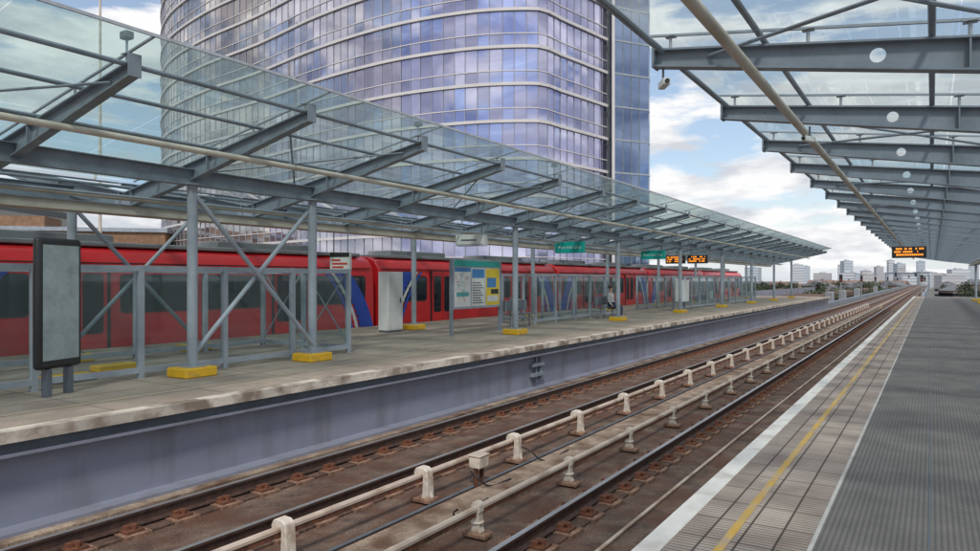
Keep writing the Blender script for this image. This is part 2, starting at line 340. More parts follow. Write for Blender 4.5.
# ---------------------------------------------------------------- canopies
def arm_mesh(L_,drop,d0,d1,hole=None,name='arm'):
    a=M(); zt=lambda x:-drop*(-x)/L_; dp=lambda x:d0+(d1-d0)*min(1,(-x)/(L_*.6)); zb=lambda x:zt(x)-dp(x)
    xs=[0,-L_*.3,-L_*.6,-L_]
    if hole:
        xs=sorted(set(xs+[hole-.14,hole+.14]),reverse=True)
    for x0,x1 in zip(xs[:-1],xs[1:]):
        if hole and abs((x0+x1)/2-hole)<.02:
            cx=hole; cz=(zt(cx)+zb(cx))/2; n=16; R=.062; ring=[];rect=[]
            for k in range(n):
                t=2*math.pi*k/n+math.pi/4; c,s_=math.cos(t),math.sin(t); ring.append((cx+R*c,0,cz+R*s_))
                mx=max(abs(c),abs(s_)); u=c/mx; w=s_/mx; px=cx+u*.14; tt=(w+1)/2; pz=zb(px)*(1-tt)+zt(px)*tt; rect.append((px,0,pz))
            for k in range(n):
                j=(k+1)%n; a.face([ring[k],ring[j],rect[j],rect[k]],STEEL)
            continue
        a.face([(x0,0,zt(x0)),(x1,0,zt(x1)),(x1,0,zb(x1)),(x0,0,zb(x0))],STEEL)
    a.beam((0,0,-.01),(-L_,0,zt(-L_)-.01),.13,.018,STEEL)
    x1=-L_*.6; a.beam((0,0,zb(0)),(x1,0,zb(x1)),.13,.018,STEEL); a.beam((x1,0,zb(x1)),(-L_,0,zb(-L_)),.13,.018,STEEL)
    a.box(-.012,.012,-.075,.075,-d0-.02,.08,STEEL)
    for q in (.5,.96): 
        x=-L_*q; a.box(x-.008,x+.008,-.06,.06,zb(x),zt(x),STEEL)
    return a.mesh(name)
def canopy(label,X0,halfw,ztip,slope,ys,posts,rowoff,glass,hole,pipeu,gapglass=.15,braced=None,brmod=3,near=1,over=.38,dd=(.15,.27),purl=(.55,)):
    root=thing('station_canopy',label,'canopy',(X0,ys[0],0)); YY=ys[0]
    zv=ztip-slope*halfw
    am=arm_mesh(halfw,slope*halfw,dd[0],dd[1],hole)
    stub=M(); stub.tube((0,0,0),(0,0,gapglass),.016,GALV,8); stub.box(-.05,.05,-.05,.05,gapglass-.03,gapglass-.02,GALV); sm_=stub.mesh('glass_clamp')
    wings=((1,0),(-1,math.pi)) 
    for w,rz in wings:
        for y in ys:
            part('arm',root,am,(w*halfw,y-YY,ztip),rz=rz,sm=False)
    n=0
    for y in ys:
        for f in (.03,.27,.5):
            if n<96: part('glass_clamp',root,sm_,((halfw*(1-f))*near,y-YY,ztip-slope*halfw*f),sm=False); n+=1
    def zat(u): return zv+slope*abs(u)
    dy=ys[1]-ys[0]
    for w,_ in wings:
        pm=M(); us=[.25,(halfw+over)*.5,halfw+over]
        for u0,u1 in zip(us[:-1],us[1:]):
            for yy0,yy1 in ((.008,dy/2-.005),(dy/2+.005,dy-.008)):
                pm.face([(w*(u0+.006),yy0,zat(u0)-zv),(w*(u1-.006),yy0,zat(u1)-zv),(w*(u1-.006),yy1,zat(u1)-zv),(w*(u0+.006),yy1,zat(u0)-zv)],glass)
        pme=pm.mesh('glass_panel')
        bar=M(); bar.beam((w*.2,0,zat(.2)-zv-.012),(w*(halfw+over),0,zat(halfw+over)-zv-.012),.03,.022,STEEL_L); bme=bar.mesh('glazing_bar')
        for y in ys: part('glazing_bar',root,bme,(0,y-YY,zv+gapglass),sm=False)
        for y in ys[:-1]: part('glass_panel',root,pme,(0,y-YY,zv+gapglass),sm=False)
        u=halfw+over; part('edge_trim',root,M().box(w*u-.012,w*u+.012,-.02,ys[-1]-YY+.02,zat(u)+gapglass-.02,zat(u)+gapglass+.015,GALV),sm=False)
        q=M(); u=halfw-.08; q.tube((w*u,0,zat(u)-.02),(w*u,ys[-1]-YY,zat(u)-.02),.03,STEEL,8); part('purlin',root,q)
        for f in purl:
            u=halfw*f; q=M(); q.tube((w*u,0,zat(u)+.03),(w*u,ys[-1]-YY,zat(u)+.03),.028,STEEL,8); part('purlin',root,q)
        u=pipeu; q=M(); q.tube((w*u,-.5,zat(u)-.33),(w*u,ys[-1]-YY+.3,zat(u)-.33),.045,CREAM,12); part('service_pipe',root,q)
        br=M(); u0,u1=halfw*.30,halfw*.9
        br.tube((w*u0,0,zat(u0)-.08-zv),(w*u1,dy,zat(u1)-.08-zv),.017,STEEL,6); bm_=br.mesh('bracing_rod')
        br=M(); br.tube((w*u1,0,zat(u1)-.08-zv),(w*u0,dy,zat(u0)-.08-zv),.017,STEEL,6); bm2=br.mesh('bracing_rod')
        for i,y in enumerate(ys[:-1]):
            if i%brmod==brmod-1: part('bracing_rod',root,bm_,(0,y-YY,zv),sm=False); part('bracing_rod',root,bm2,(0,y-YY,zv),sm=False)
        if rowoff==0 and w<0: continue
        zc=zat(rowoff)-.36
        if rowoff:
            u=abs(rowoff)-.9; q=M(); q.tube((w*u,-.5,zat(u)-.42),(w*u,ys[-1]-YY+.3,zat(u)-.42),.04,CREAM,12); part('service_pipe',root,q)
            u+=.16; q=M(); q.tube((w*u,-.5,zat(u)-.44),(w*u,ys[-1]-YY+.3,zat(u)-.44),.022,STEEL_L,8); part('conduit',root,q)
            q=M()
            q.box(w*abs(rowoff)-.007,w*abs(rowoff)+.007,-.4,ys[-1]-YY+.2,zc,zc+.24,STEEL); q.box(w*abs(rowoff)-.075,w*abs(rowoff)+.075,-.4,ys[-1]-YY+.2,zc-.015,zc+.0,STEEL); q.box(w*abs(rowoff)-.075,w*abs(rowoff)+.075,-.4,ys[-1]-YY+.2,zc+.24,zc+.255,STEEL)
            part('longitudinal_beam',root,q,sm=False)
        colm=M(); hgt=zat(rowoff)-(.37 if rowoff else .43)
        colm.tube((0,0,.16),(0,0,hgt),.085,STEEL_L,16); colm.box(-.16,.16,-.16,.16,.16,.185,STEEL_L); colm.box(-.14,.14,-.14,.14,hgt-.0,hgt+.02,STEEL_L)
        for sx in (-1,1):
            for sy in (-1,1): colm.tube((sx*.12,sy*.12,.18),(sx*.12,sy*.12,.22),.018,GALV,6)
        cme=smooth(colm.mesh('column'))
        ft=M(); ft.box(-.26,.26,-.30,.30,0,.16,YEL); fme=ft.mesh('footing')
        for y in posts:
            c=part('column',root,cme,(w*abs(rowoff),y-YY,0),sm=False)
            f=part('footing',c,fme,(0,0,0),sm=False,label='yellow painted concrete block'); f.modifiers.new('b','BEVEL').width=.02
        if braced:
            ya,yb=braced; x=w*abs(rowoff)
            part('cross_brace',root,M().tube((x-.05,ya-YY,.3),(x-.05,yb-YY,hgt-.15),.042,STEEL_L,10)); part('cross_brace',root,M().tube((x+.05,yb-YY,.3),(x+.05,ya-YY,hgt-.15),.042,STEEL_L,10))
    q=M(); q.box(-.22,.22,-.5,ys[-1]-YY+.3,zv-.42,zv-.27,CREAM); q.box(-.25,.25,-.5,ys[-1]-YY+.3,zv-.27,zv-.25,STEEL); part('gutter',root,q,sm=False)
    return root
step=8/3
ysL=[7.2+step*k for k in range(-3,23)]
canopy('long glass butterfly canopy on grey steel posts over the island platform',-12.3,4.7,4.07,.188,ysL,[7.2,7.2+step]+[7.2+step+8*k for k in range(1,8)]+[-.8],1.9,CANGL,None,3.3,braced=(7.2,7.2+step),brmod=2,purl=(.22,.55,.78),dd=(.16,.29))
ysR=[6.8+step*k for k in range(-2,25)]
canopy('glass canopy with grey tapered arms over the near platform',2.86,5.2,3.90,.135,ysR,[6.8+step*1+8*k for k in range(0,8)],0,CANGL2,-1.95,4.2,brmod=2,near=-1,over=.14,dd=(.17,.29),purl=(.55,.8))

# ---------------------------------------------------------------- glass windbreak
def windbreak(label,x0,x1,ya,yb,nb):
    r=thing('glass_windbreak',label,'windbreak',(x0,ya,0),group='glass windbreaks on the island platform')
    H=1.84; dy=(yb-ya)/nb
    pm=M(); pm.box(-.045,.045,-.045,.045,0,H,STEEL_L); pme=pm.mesh('upright')
    gl=M(); gl.face([(0,.05,.20),(0,dy-.05,.20),(0,dy-.05,H-.12),(0,.05,H-.12)],SCRGL); gme=gl.mesh('glass_pane')
    rl=M(); rl.box(-.035,.035,.045,dy-.045,-.045,.045,STEEL_L); rme=rl.mesh('crossrail')
    w=x1-x0; nx=2; dx=w/nx
    for side in (0,w):
        for k in range(nb+1): part('upright',r,pme,(side,k*dy,0),sm=False)
        for k in range(nb):
            part('glass_pane',r,gme,(side,k*dy,0),sm=False)
            for z in (.13,H-.05): part('crossrail',r,rme,(side,k*dy,z),sm=False)
    s=1 if w>0 else -1
    g2=M(); g2.face([(.05*s,0,.20),(dx-.05*s,0,.20),(dx-.05*s,0,H-.12),(.05*s,0,H-.12)],SCRGL); g2m=g2.mesh('glass_pane')
    r2=M(); r2.box(min(.045*s,dx-.045*s),max(.045*s,dx-.045*s),-.035,.035,-.045,.045,STEEL_L); r2m=r2.mesh('crossrail')
    d1=M().beam((.05*s,.03,.2),(dx-.05*s,.03,H-.1),.025,.025,STEEL_L).mesh('diagonal_brace'); d2=M().beam((.05*s,-.03,H-.1),(dx-.05*s,-.03,.2),.025,.025,STEEL_L).mesh('diagonal_brace')
    for k in range(nx):
        part('glass_pane',r,g2m,(k*dx,yb-ya,0),sm=False)
        for z in (.13,H-.05): part('crossrail',r,r2m,(k*dx,yb-ya,z),sm=False)
        part('diagonal_brace',r,d1,(k*dx,yb-ya,0),sm=False); part('diagonal_brace',r,d2,(k*dx,yb-ya,0),sm=False)
    part('upright',r,pme,(dx,yb-ya,0),sm=False)
    return r
windbreak('tall clear glass windbreak with grey frame around the stairs',-10.9,-13.7,3.4,11.4,5)
windbreak('glass windbreak with grey frame beside a canopy post',-12.2,-13.6,22.4,30.4,5)
windbreak('glass windbreak with grey frame further along the platform',-11.4,-13.4,36,44,5)
windbreak('distant glass windbreak with grey frame',-11.4,-13.4,48,56,5)
for (x,y) in ((-11.5,5.75),(-12.2,6.9)):
    kb=thing('kerb_block','low yellow painted block on the platform by the stairs','kerb',(x,y,0),group='yellow blocks by the stairs') 
    part('block',kb,M().box(-.15,.15,-.35,.35,.012,.12,YEL),bevel=.015); part('base_plate',kb,M().box(-.18,.18,-.38,.38,0,.012,STEEL_D))

# ---------------------------------------------------------------- train
def carriage(L_,y,label):
    r=thing('train_carriage',label,'train',(-16.5,y,0),group='carriages of the red light rail train')
    half=[(0,-.75),(.03,-.2),(.03,1.0),(0,1.75),(-.06,2.05),(-.22,2.28),(-.55,2.42)]
    prof=half+[(-1.32,2.47)]+[(-2.64-x,z) for x,z in reversed(half)]
    a=M(); a.prism(prof,'y',0,L_,REDM); part('body',r,a,bevel=.03)
    part('roof_unit',r,M().box(-2.3,-.34,.3,L_-.3,2.40,2.52,GREYR),bevel=.03)
    for ya,yb in ((1.5,5.0),(8,11.5)): part('roof_unit',r,M().box(-1.9,-.75,ya,yb,2.52,2.72,GREYR),bevel=.03)
    part('rain_strip',r,M().box(-.02,.012,.15,L_-.15,1.985,2.015,BLACK),sm=False)
    def rr(y0,y1,z0,z1,R,n=5):
        pts=[]
        for cy,cz,t0 in ((y1-R,z1-R,0),(y0+R,z1-R,90),(y0+R,z0+R,180),(y1-R,z0+R,270)):
            for k in range(n): 
                t=math.radians(t0+90*k/(n-1)); pts.append((cy+R*math.cos(t),cz+R*math.sin(t)))
        return pts
    doors=[L_*.27,L_*.73]
    segs=[(.45,doors[0]-1.0),(doors[0]+1.0,L_*.5-.08),(L_*.5+.08,doors[1]-1.0),(doors[1]+1.0,L_-.45)]
    for y0,y1 in segs:
        a=M(); a.prism(rr(y0,y1,.80,1.74,.12),'x',.018,.040,BLACK); w=part('window',r,a,sm=False)
        wd=(y1-y0)/2
        for k in range(2):
            a=M(); a.prism(rr(y0+k*wd+.04,y0+(k+1)*wd-.04,.85,1.69,.08),'x',.040,.046,DARKG); part('pane',w,a,sm=False)
    for d in doors:
        dr=part('door',r,M().box(.02,.047,d-.76,d+.76,-.02,1.96,BLACK),sm=False)
        for s in (-1,1):
            c=d+s*.345
            part('door_leaf',dr,M().box(.047,.06,c-.33,c+.33,0,1.93,REDM),bevel=.006)
            a=M(); a.prism(rr(c-.24,c+.24,.35,1.75,.09),'x',.06,.066,DARKG); part('pane',dr,a,sm=False)
    def flash(e,sg,lab):
        a=M(); n=14
        for mt,off,th,xx in ((BLUEM,0,.75,.050),(WHITE,.75,.16,.051),(BLUEM,1.0,.16,.0505)):
            for k in range(n):
                z0=-.7+2.6*k/n; z1=-.7+2.6*(k+1)/n; f=lambda z:.15+1.3*((z+.7)/2.6)**2
                p0=e+sg*(f(z0)+off-.3); p1=e+sg*(f(z1)+off-.3)
                a.face([(xx,p0,z0),(xx,p0+sg*th,z0),(xx,p1+sg*th*.8,z1),(xx,p1,z1)],mt)
        part('painted_flash',r,a,sm=False,label=lab)
    flash(.12,1,'curved blue and white flash'); flash(L_-.12,-1,'curved blue and white flash')
    a=M(); a.box(-2.2,-.45,-.28,.0,-.3,2.15,BLACK); part('gangway',r,a,sm=False)
    part('underframe',r,M().box(-2.64,0,.02,L_-.02,-.9,-.75,BLACK),sm=False)
    for yy in (1.8,L_-1.8):
        for s in (-.9,.9): part('wheelset',r,M().tube((-2.2,yy+s,-.8),(-.45,yy+s,-.8),.25,STEEL_D,16))
    return r
y=-9.3
for i in range(6):
    carriage(13.75,y,'bright red light rail carriage with dark windows waiting at the platform'); y+=14.05

# ---------------------------------------------------------------- furniture
cb=thing('equipment_cabinet','plain pale grey upright cabinet standing on the platform','cabinet',(-14.1,16.6,0))
part('housing',cb,M().box(-.2,.2,-.35,.35,.06,1.85,WHITE),bevel=.015); part('plinth',cb,M().box(-.18,.18,-.33,.33,0,.06,STEEL_D)); part('door',cb,M().box(.2,.206,-.32,.32,.1,1.8,WHITE),bevel=.003)
part('handle',cb,M().box(.206,.225,.2,.23,.9,1.05,BLACK))
cb2=thing('equipment_cabinet','white equipment cabinet beside a distant windbreak','cabinet',(-10.8,35.5,0))
part('housing',cb2,M().box(-.2,.2,-.55,.55,.5,1.6,WHITE),bevel=.015); part('leg',cb2,M().box(-.05,.05,-.45,-.35,0,.5,STEEL)); part('leg',cb2,M().box(-.05,.05,.35,.45,0,.5,STEEL)); part('door',cb2,M().box(.2,.206,-.5,.5,.55,1.55,WHITE),bevel=.003)
pb=thing('information_board','grey framed board with a map and two posters on the platform','notice board',(-11.6,16.3,0))
for yy in (0,2.65): part('leg',pb,M().box(-.04,.04,yy-.04,yy+.04,0,2.2,STEEL))
part('frame',pb,M().box(-.04,.04,.04,2.61,.75,2.2,STEEL_L),bevel=.01)
part('header',pb,M().box(.04,.05,.08,2.57,2.0,2.17,TEAL))
def poster(y0,y1,z0,z1,fn,lab):
    a=M(); a.box(.04,.046,y0,y1,z0,z1,WHITE); fn(a,y0,y1,z0,z1); part('poster',pb,a,sm=False,label=lab)
def fmap(a,y0,y1,z0,z1):
    cols=[P_TEAL,P_BLUE,P_RED,P_YEL,P_GREEN]; rnd=random.Random(3)
    a.box(.046,.048,y0,y1,z1-.12,z1,P_BLUE)
    for k in range(22):
        yy=rnd.uniform(y0+.05,y1-.25); zz=rnd.uniform(z0+.05,z1-.2)
        if k%2: a.box(.046,.048+k*.0001,yy,yy+rnd.uniform(.08,.2),zz,zz+.015,cols[k%5])
        else: a.box(.046,.048+k*.0001,yy,yy+.015,zz,min(z1-.13,zz+rnd.uniform(.1,.3)),cols[k%5])
    a.box(.046,.0505,y0+.1,y1-.1,z0+.3,z0+.42,P_TEAL)
def ftext(a,y0,y1,z0,z1):
    a.box(.046,.048,y0+.03,y1-.03,z1-.3,z1-.03,P_BLUE)
    for k in range(9): a.box(.046,.048,y0+.06,y1-.08-(k%3)*.08,z0+.08+k*.075,z0+.11+k*.075,STEEL_D)
def fyel(a,y0,y1,z0,z1):
    a.box(.046,.048,y0+.01,y1-.01,z0+.01,z1-.01,P_YEL); a.box(.048,.050,y0+.08,y1-.2,z0+.55,z0+.85,P_BLUE); a.box(.048,.050,y0+.1,y1-.1,z0+.12,z0+.3,WHITE); a.box(.048,.050,y0+.3,y1-.06,z0+.35,z0+.5,BLACK)
poster(.10,.92,.82,1.96,fmap,'white network map with coloured lines'); poster(.97,1.70,.82,1.96,ftext,'white and blue text notice'); poster(1.75,2.55,.82,1.96,fyel,'bright yellow poster')
db=thing('display_board','tall pale display panel in a rounded black frame','display board',(-10.3,5.05,0),rz=math.radians(20))
part('frame',db,M().box(-.06,.06,-.40,.35,.38,2.18,BLACK),bevel=.05); part('screen',db,M().box(.06,.066,-.33,.28,.5,2.08,mat('display_screen',(.35,.42,.42),.2))); part('leg',db,M().box(-.05,.05,-.25,-.17,0,.38,STEEL_D)); part('leg',db,M().box(-.05,.05,.12,.2,0,.38,STEEL_D))
def hang(name,label,cat,x,y,z0,z1,w,mt,zt=3.2,rz=0,th=.12,group=None):
    r=thing(name,label,cat,(x,y,0),group=group,rz=rz)
    part('panel',r,M().box(-w/2,w/2,-th/2,th/2,z0,z1,mt),bevel=.008)
    part('hanger',r,M().tube((-w*.35,0,z1),(-w*.35,0,zt),.015,STEEL,8)); part('hanger',r,M().tube((w*.35,0,z1),(w*.35,0,zt),.015,STEEL,8)); return r
s=hang('platform_sign','small white hanging sign with red lettering and a dark top strip','sign',-12.2,12.5,1.84,2.28,.52,WHITE,rz=.35)
part('header',s,M().box(-.25,.25,-.068,-.061,2.16,2.27,BLACK),label='dark top strip')
for k,(a0,a1) in enumerate(((-.2,.1),(-.2,.2),(-.2,.02))): part('lettering',s,M().box(a0,a1,-.066,-.061,1.89+k*.085,1.935+k*.085,P_RED),label='band of red lettering')
s=hang('platform_sign','plain pale box sign hung below the canopy','sign',-10.9,16.3,2.55,2.86,.85,WHITE,3.5,th=.3,rz=.2)
part('border',s,M().box(-.40,.40,-.155,-.151,2.57,2.60,STEEL_L)); part('lettering',s,M().box(-.26,.20,-.156,-.151,2.69,2.73,STEEL_D))
for (x,y,lab) in ((-10.9,22.6,'teal station name sign hanging from the canopy'),(-10.9,31.4,'teal station name sign further along the canopy')):
    s=hang('station_name_sign',lab,'sign',x,y,2.56,2.96,1.15,TEAL,3.5,group='station name signs')
    textpart(s,'West India Quay',.135,WHITE,(0,-.062,2.76),0)
def led(x,y,w,lab,z0=2.1,rz=0,zt=3.4):
    s=hang('departure_display',lab,'display',x,y,z0,z0+.42,w,BLACK,zt,th=.22,group='departure displays',rz=rz)
    rnd=random.Random(int(x*10+y))
    for row in range(3):
        p=-w/2+.08; a=M()
        a.box(p,w/2-.1,-.1125,-.111,z0+.08+row*.11,z0+.145+row*.11,BLACK)
        while p<w/2-.1:
            ww=rnd.uniform(.02,.05)
            if rnd.random()<.78: a.box(p,p+ww,-.116,-.1127,z0+.08+row*.11,z0+.145+row*.11,LED)
            p+=ww+.015
        part('display_line',s,a,sm=False)
led(-11.3,36,1.0,'dark departure display with amber text over the island platform',2.45); led(-10.15,36,1.0,'dark departure display with amber text near the platform edge',2.45)
led(-.72,30.2,1.1,'dark departure display with amber text over the near platform',2.42,zt=3.5)
def cctv(x,y,z,rz,lab):
    r=thing('security_camera',lab,'camera',(x,y,z),rz=rz,group='security cameras on the canopies')
    part('housing',r,M().box(-.035,.035,-.10,.10,-.035,.035,WHITE),bevel=.01); part('lens',r,M().tube((0,-.10,0),(0,-.12,0),.022,BLACK,12)); part('stem',r,M().tube((0,.03,.035),(0,.03,.16),.012,STEEL,8))
cctv(-2.25,6.8,3.55,.6,'small pale security camera hanging under a canopy arm'); cctv(-1.3,9.47,3.35,-.4,'small pale security camera hanging under a canopy arm'); cctv(-11,20.8,3.0,.3,'security camera hung inside the island canopy')
for (x,y) in ((-7.75,9.87),(-7.75,15.2),(-7.75,4.53),(-7.75,20.54)):
    r=thing('floodlight','small grey floodlight clamped on top of a canopy arm','light',(x,y,4.10),group='floodlights on canopy arms')
    part('stem',r,M().tube((0,0,-.03),(0,0,.26),.014,STEEL,8)); part('housing',r,M().box(-.07,.07,-.05,.05,.24,.33,STEEL_D),bevel=.015)
def bench(y,x=-12.9):
    r=thing('platform_bench','grey metal bench with perforated seat on the platform','bench',(x,y,0),group='platform benches')
    part('seat',r,M().box(-.2,.2,-.8,.8,.43,.46,STEEL_D),bevel=.01); part('backrest',r,M().box(-.22,-.19,-.8,.8,.55,.9,STEEL_D),bevel=.01)
    for yy in (-.65,.65): part('leg',r,M().beam((0,yy,0),(0,yy,.43),.06,.06,GALV)); part('back_support',r,M().beam((-.2,yy,.44),(-.2,yy,.9),.04,.04,GALV))
bench(20.8,-11.9); bench(27.6,-11.6); bench(46,-12.3)
for (x,y) in ((-12.6,21.3),(-12.2,45.5)):
    r=thing('litter_bin','slim grey litter bin with clear sack holder','bin',(x,y,0),group='litter bins')
    part('post',r,M().tube((0,0,0),(0,0,1.0),.03,STEEL_D,8)); part('hoop',r,M().tube((.22,0,.9),(.22,0,.93),.2,GALV,16)); part('sack',r,M().tube((.22,0,.35),(.22,0,.9),.15,SACK,14,r2=.19))

# ---------------------------------------------------------------- people
def skinmesh(verts,edges,rad,mt,name):
    me=bpy.data.meshes.new(name); me.from_pydata(verts,edges,[]); o=bpy.data.objects.new(name,me)
    o.modifiers.new('s','SKIN')
    for v,rr_ in zip(me.skin_vertices[0].data,rad): v.radius=(rr_,rr_)
    me.skin_vertices[0].data[0].use_root=True
    o.modifiers.new('u','SUBSURF').levels=1
    m2=realmesh(o)
    m2.materials.clear(); m2.materials.append(mt)
    for p in m2.polygons: p.use_smooth=True; p.material_index=0
    m2.name=name; return m2
def person(x,y,rz,top,legs,lab,seated=False):
    r=thing('person',lab,'person',(x,y,0),rz=rz)
    hz=.92; 
    if not seated: LG=[((.09,0,.88),.085),((.10,.02,.5),.06),((.10,-.02,.09),.042),((.10,.12,.04),.035)]
    else: hz=.52; LG=[((.09,.05,.52),.085),((.11,.45,.5),.062),((.11,.43,.09),.042),((.11,.57,.04),.035)]
    o=hz-.92
    V=[(0,0,hz),(0,0,1.12+o),(0,.0,1.35+o),(0,0,1.48+o),(0,.01,1.56+o),(0,.02,1.66+o),(0,.015,1.74+o)]; R=[.12,.115,.13,.06,.055,.092,.06]; E=[(0,1),(1,2),(2,3),(3,4),(4,5),(5,6)]
    jv=[V[0],V[1],V[2],V[3]]; jr=[.135,.132,.148,.075]; je=[(0,1),(1,2),(2,3)]
    tv=[V[0]]; tr=[.14]; te=[]
    for s in (-1,1):
        p=2; jp=2
        for c,rd in (((.17,0,1.40+o),.055),((.22,.0,1.13+o),.043),((.2,.14,.92+o),.032),((.19,.2,.86+o),.034)):
            V.append((c[0]*s,c[1],c[2])); R.append(rd); E.append((p,len(V)-1)); p=len(V)-1
        for c,rd in (((.17,0,1.40+o),.072),((.22,.0,1.13+o),.056),((.2,.13,.94+o),.045)):
            jv.append((c[0]*s,c[1],c[2])); jr.append(rd); je.append((jp,len(jv)-1)); jp=len(jv)-1
        p=0; tp=0
        for c,rd in LG:
            V.append((c[0]*s,c[1],c[2])); R.append(rd); E.append((p,len(V)-1)); p=len(V)-1
        for c,rd in LG[:3]:
            tv.append((c[0]*s,c[1],c[2])); tr.append(rd+.018); te.append((tp,len(tv)-1)); tp=len(tv)-1
    part('body',r,skinmesh(V,E,R,SKIN,'body'),sm=False)
    part('jacket',r,skinmesh(jv,je,jr,flat('cloth',top,.9),'jacket'),sm=False)
    part('trousers',r,skinmesh(tv,te,tr,flat('cloth',legs,.9),'trousers'),sm=False)
    a=M(); 
    for i in range(6):
        for j in range(12):
            def P(i,j): 
                t=math.pi*.62*i/6; u=2*math.pi*j/12; return (.1*math.sin(t)*math.cos(u),.0+.11*math.sin(t)*math.sin(u)-.015,1.69+o+.105*math.cos(t))
            a.face([P(i,j),P(i+1,j),P(i+1,j+1),P(i,j+1)],HAIR)
    part('hair',r,a)
    return r
person(-11.55,27.9,-math.pi/2,(.65,.65,.63),(.06,.07,.12),'seated person in a white top and dark trousers on a bench',True)

# ---------------------------------------------------------------- tower
def catmull(pts,sp):
    P=[pts[0]]+pts+[pts[-1]]
    dense=[]
    for i in range(1,len(P)-2):
        for k in range(40):
            t=k/40; a,b_,c,d=[Vector(q) for q in P[i-1:i+3]]
            dense.append(.5*((2*b_)+(-a+c)*t+(2*a-5*b_+4*c-d)*t*t+(-a+3*b_-3*c+d)*t**3))
    dense.append(Vector(pts[-1])); out=[dense[0]]; acc=0
    for p,q in zip(dense[:-1],dense[1:]):
        acc+=(q-p).length
        if acc>=sp: out.append(q); acc=0
    return out
def curtain(root,curve,glass,z0,n,fh,bandh,nm='window_ribbon',band=BANDM,proud=.2,split=None,variants=4,transom=True,mt_m=MULL):
    gm=[]
    nrm=[]
    for i,p in enumerate(curve):
        a_=curve[max(0,i-1)]; b_=curve[min(len(curve)-1,i+1)]; d=(b_-a_).normalized(); nrm.append(Vector((-d.y,d.x)) )
    if nrm[len(nrm)//2].dot(curve[len(curve)//2])>0: nrm=[-k for k in nrm]
    for v in range(variants):
        rnd=random.Random(v+11); a=M(); q=M()
        for i in range(len(curve)-1):
            p0,p1=curve[i],curve[i+1]; n_=nrm[i]
            mt=glass if split is None else (glass if i<split[0] else (TWM if i<split[1] else TWG))
            hs=[(bandh,fh*.40),(fh*.40+.02,fh)] if transom else [(bandh,fh)]
            for (h0,h1) in hs:
                t=[rnd.uniform(-.011,.011) for _ in range(4)]
                A=p0+n_*t[0];B=p1+n_*t[1];C=p1+n_*t[2];D=p0+n_*(t[0]+t[2]-t[1])
                a.face([(A.x,A.y,h0),(B.x,B.y,h0),(C.x,C.y,h1),(D.x,D.y,h1)],mt)
            q.beam((p0.x+n_.x*.03,p0.y+n_.y*.03,bandh),(p0.x+n_.x*.03,p0.y+n_.y*.03,fh),.045,.07,mt_m)
            if transom:
                c0=p0+n_*.03;c1=p1+n_*.03; q.beam((c0.x,c0.y,fh*.4),(c1.x,c1.y,fh*.4),.08,.08,BANDM)
        gm.append((a.mesh(nm),q.mesh('mullion')))
    bm=M()
    for i in range(len(curve)-1):
        p0,p1=curve[i],curve[i+1]; o0=p0+nrm[i]*proud; o1=p1+nrm[i+1]*proud
        bm.face([(o0.x,o0.y,0),(o1.x,o1.y,0),(o1.x,o1.y,bandh),(o0.x,o0.y,bandh)],band)
        bm.face([(o0.x,o0.y,bandh),(o1.x,o1.y,bandh),(p1.x,p1.y,bandh),(p0.x,p0.y,bandh)],band)
        bm.face([(o0.x,o0.y,0),(p0.x,p0.y,0),(p1.x,p1.y,0),(o1.x,o1.y,0)],band)
    bme=bm.mesh('floor_band'); rv=random.Random(4)
    for k in range(n):
        gme,mm=gm[rv.randrange(variants)]
        w=part(nm,root,gme,(0,0,z0+k*fh),sm=False); part('mullion',w,mm,(0,0,0),sm=False); part('floor_band',root,bme,(0,0,z0+k*fh),sm=False)
tw=thing('glass_tower','tall curved glass tower with purple blue panes and pale floor bands','tower',(0,0,0))
camc=[(-54,121),(-50.5,108),(-44.5,96.5),(-36,87),(-26,78.5),(-17,70),(-9,64),(-2,60.8),(3.2,60.0),(4.9,60.6),(6.2,62.2),(8.6,64.8),(11.7,68.2)]
wc=[c2w(*p) for p in camc]
curve=catmull([Vector(p) for p in wc],1.0)
curtain(tw,curve,TWL,15.1-3.2*7,34,3.2,.26,split=(int(len(curve)*.52),int(len(curve)*.74)))
core=[Vector(c2w(*p)) for p in ((12.0,67.6),(12.9,68.0),(13.8,68.4),(14.7,68.8),(15.7,69.2))]
side=[Vector(c2w(*p)) for p in ((16.2,71),(16.6,73),(17,75),(17.4,77))]
curtain(tw,core,TWG2,15.1-3.2*7,35,3.2,.16,nm='core_window',band=STEEL_L,proud=.05,mt_m=STEEL,variants=2,transom=False)
curtain(tw,[core[-1]]+side,TWG2,15.1-3.2*7,35,3.2,.16,nm='core_window',band=STEEL_L,proud=.05,mt_m=STEEL,variants=2,transom=False)
a=M()
inner=[p for p in curve[::3]]; back=[Vector(c2w(*p)) for p in ((17.2,77),(10,100),(-20,125),(-50,128))]
cen=Vector(c2w(-15,95))
poly=[p+(cen-p).normalized()*.8 for p in inner+[core[0],core[-1]]+back]
a.prism([(p.x,p.y) for p in poly],'z',GZ,15.1+3.2*27.5,STEEL_D); part('core_wall',tw,a,sm=False)
a=M(); p=Vector(c2w(11.85,67.3)); a.tube((p.x,p.y,GZ),(p.x,p.y,104),.16,BANDM,12); part('corner_column',tw,a)

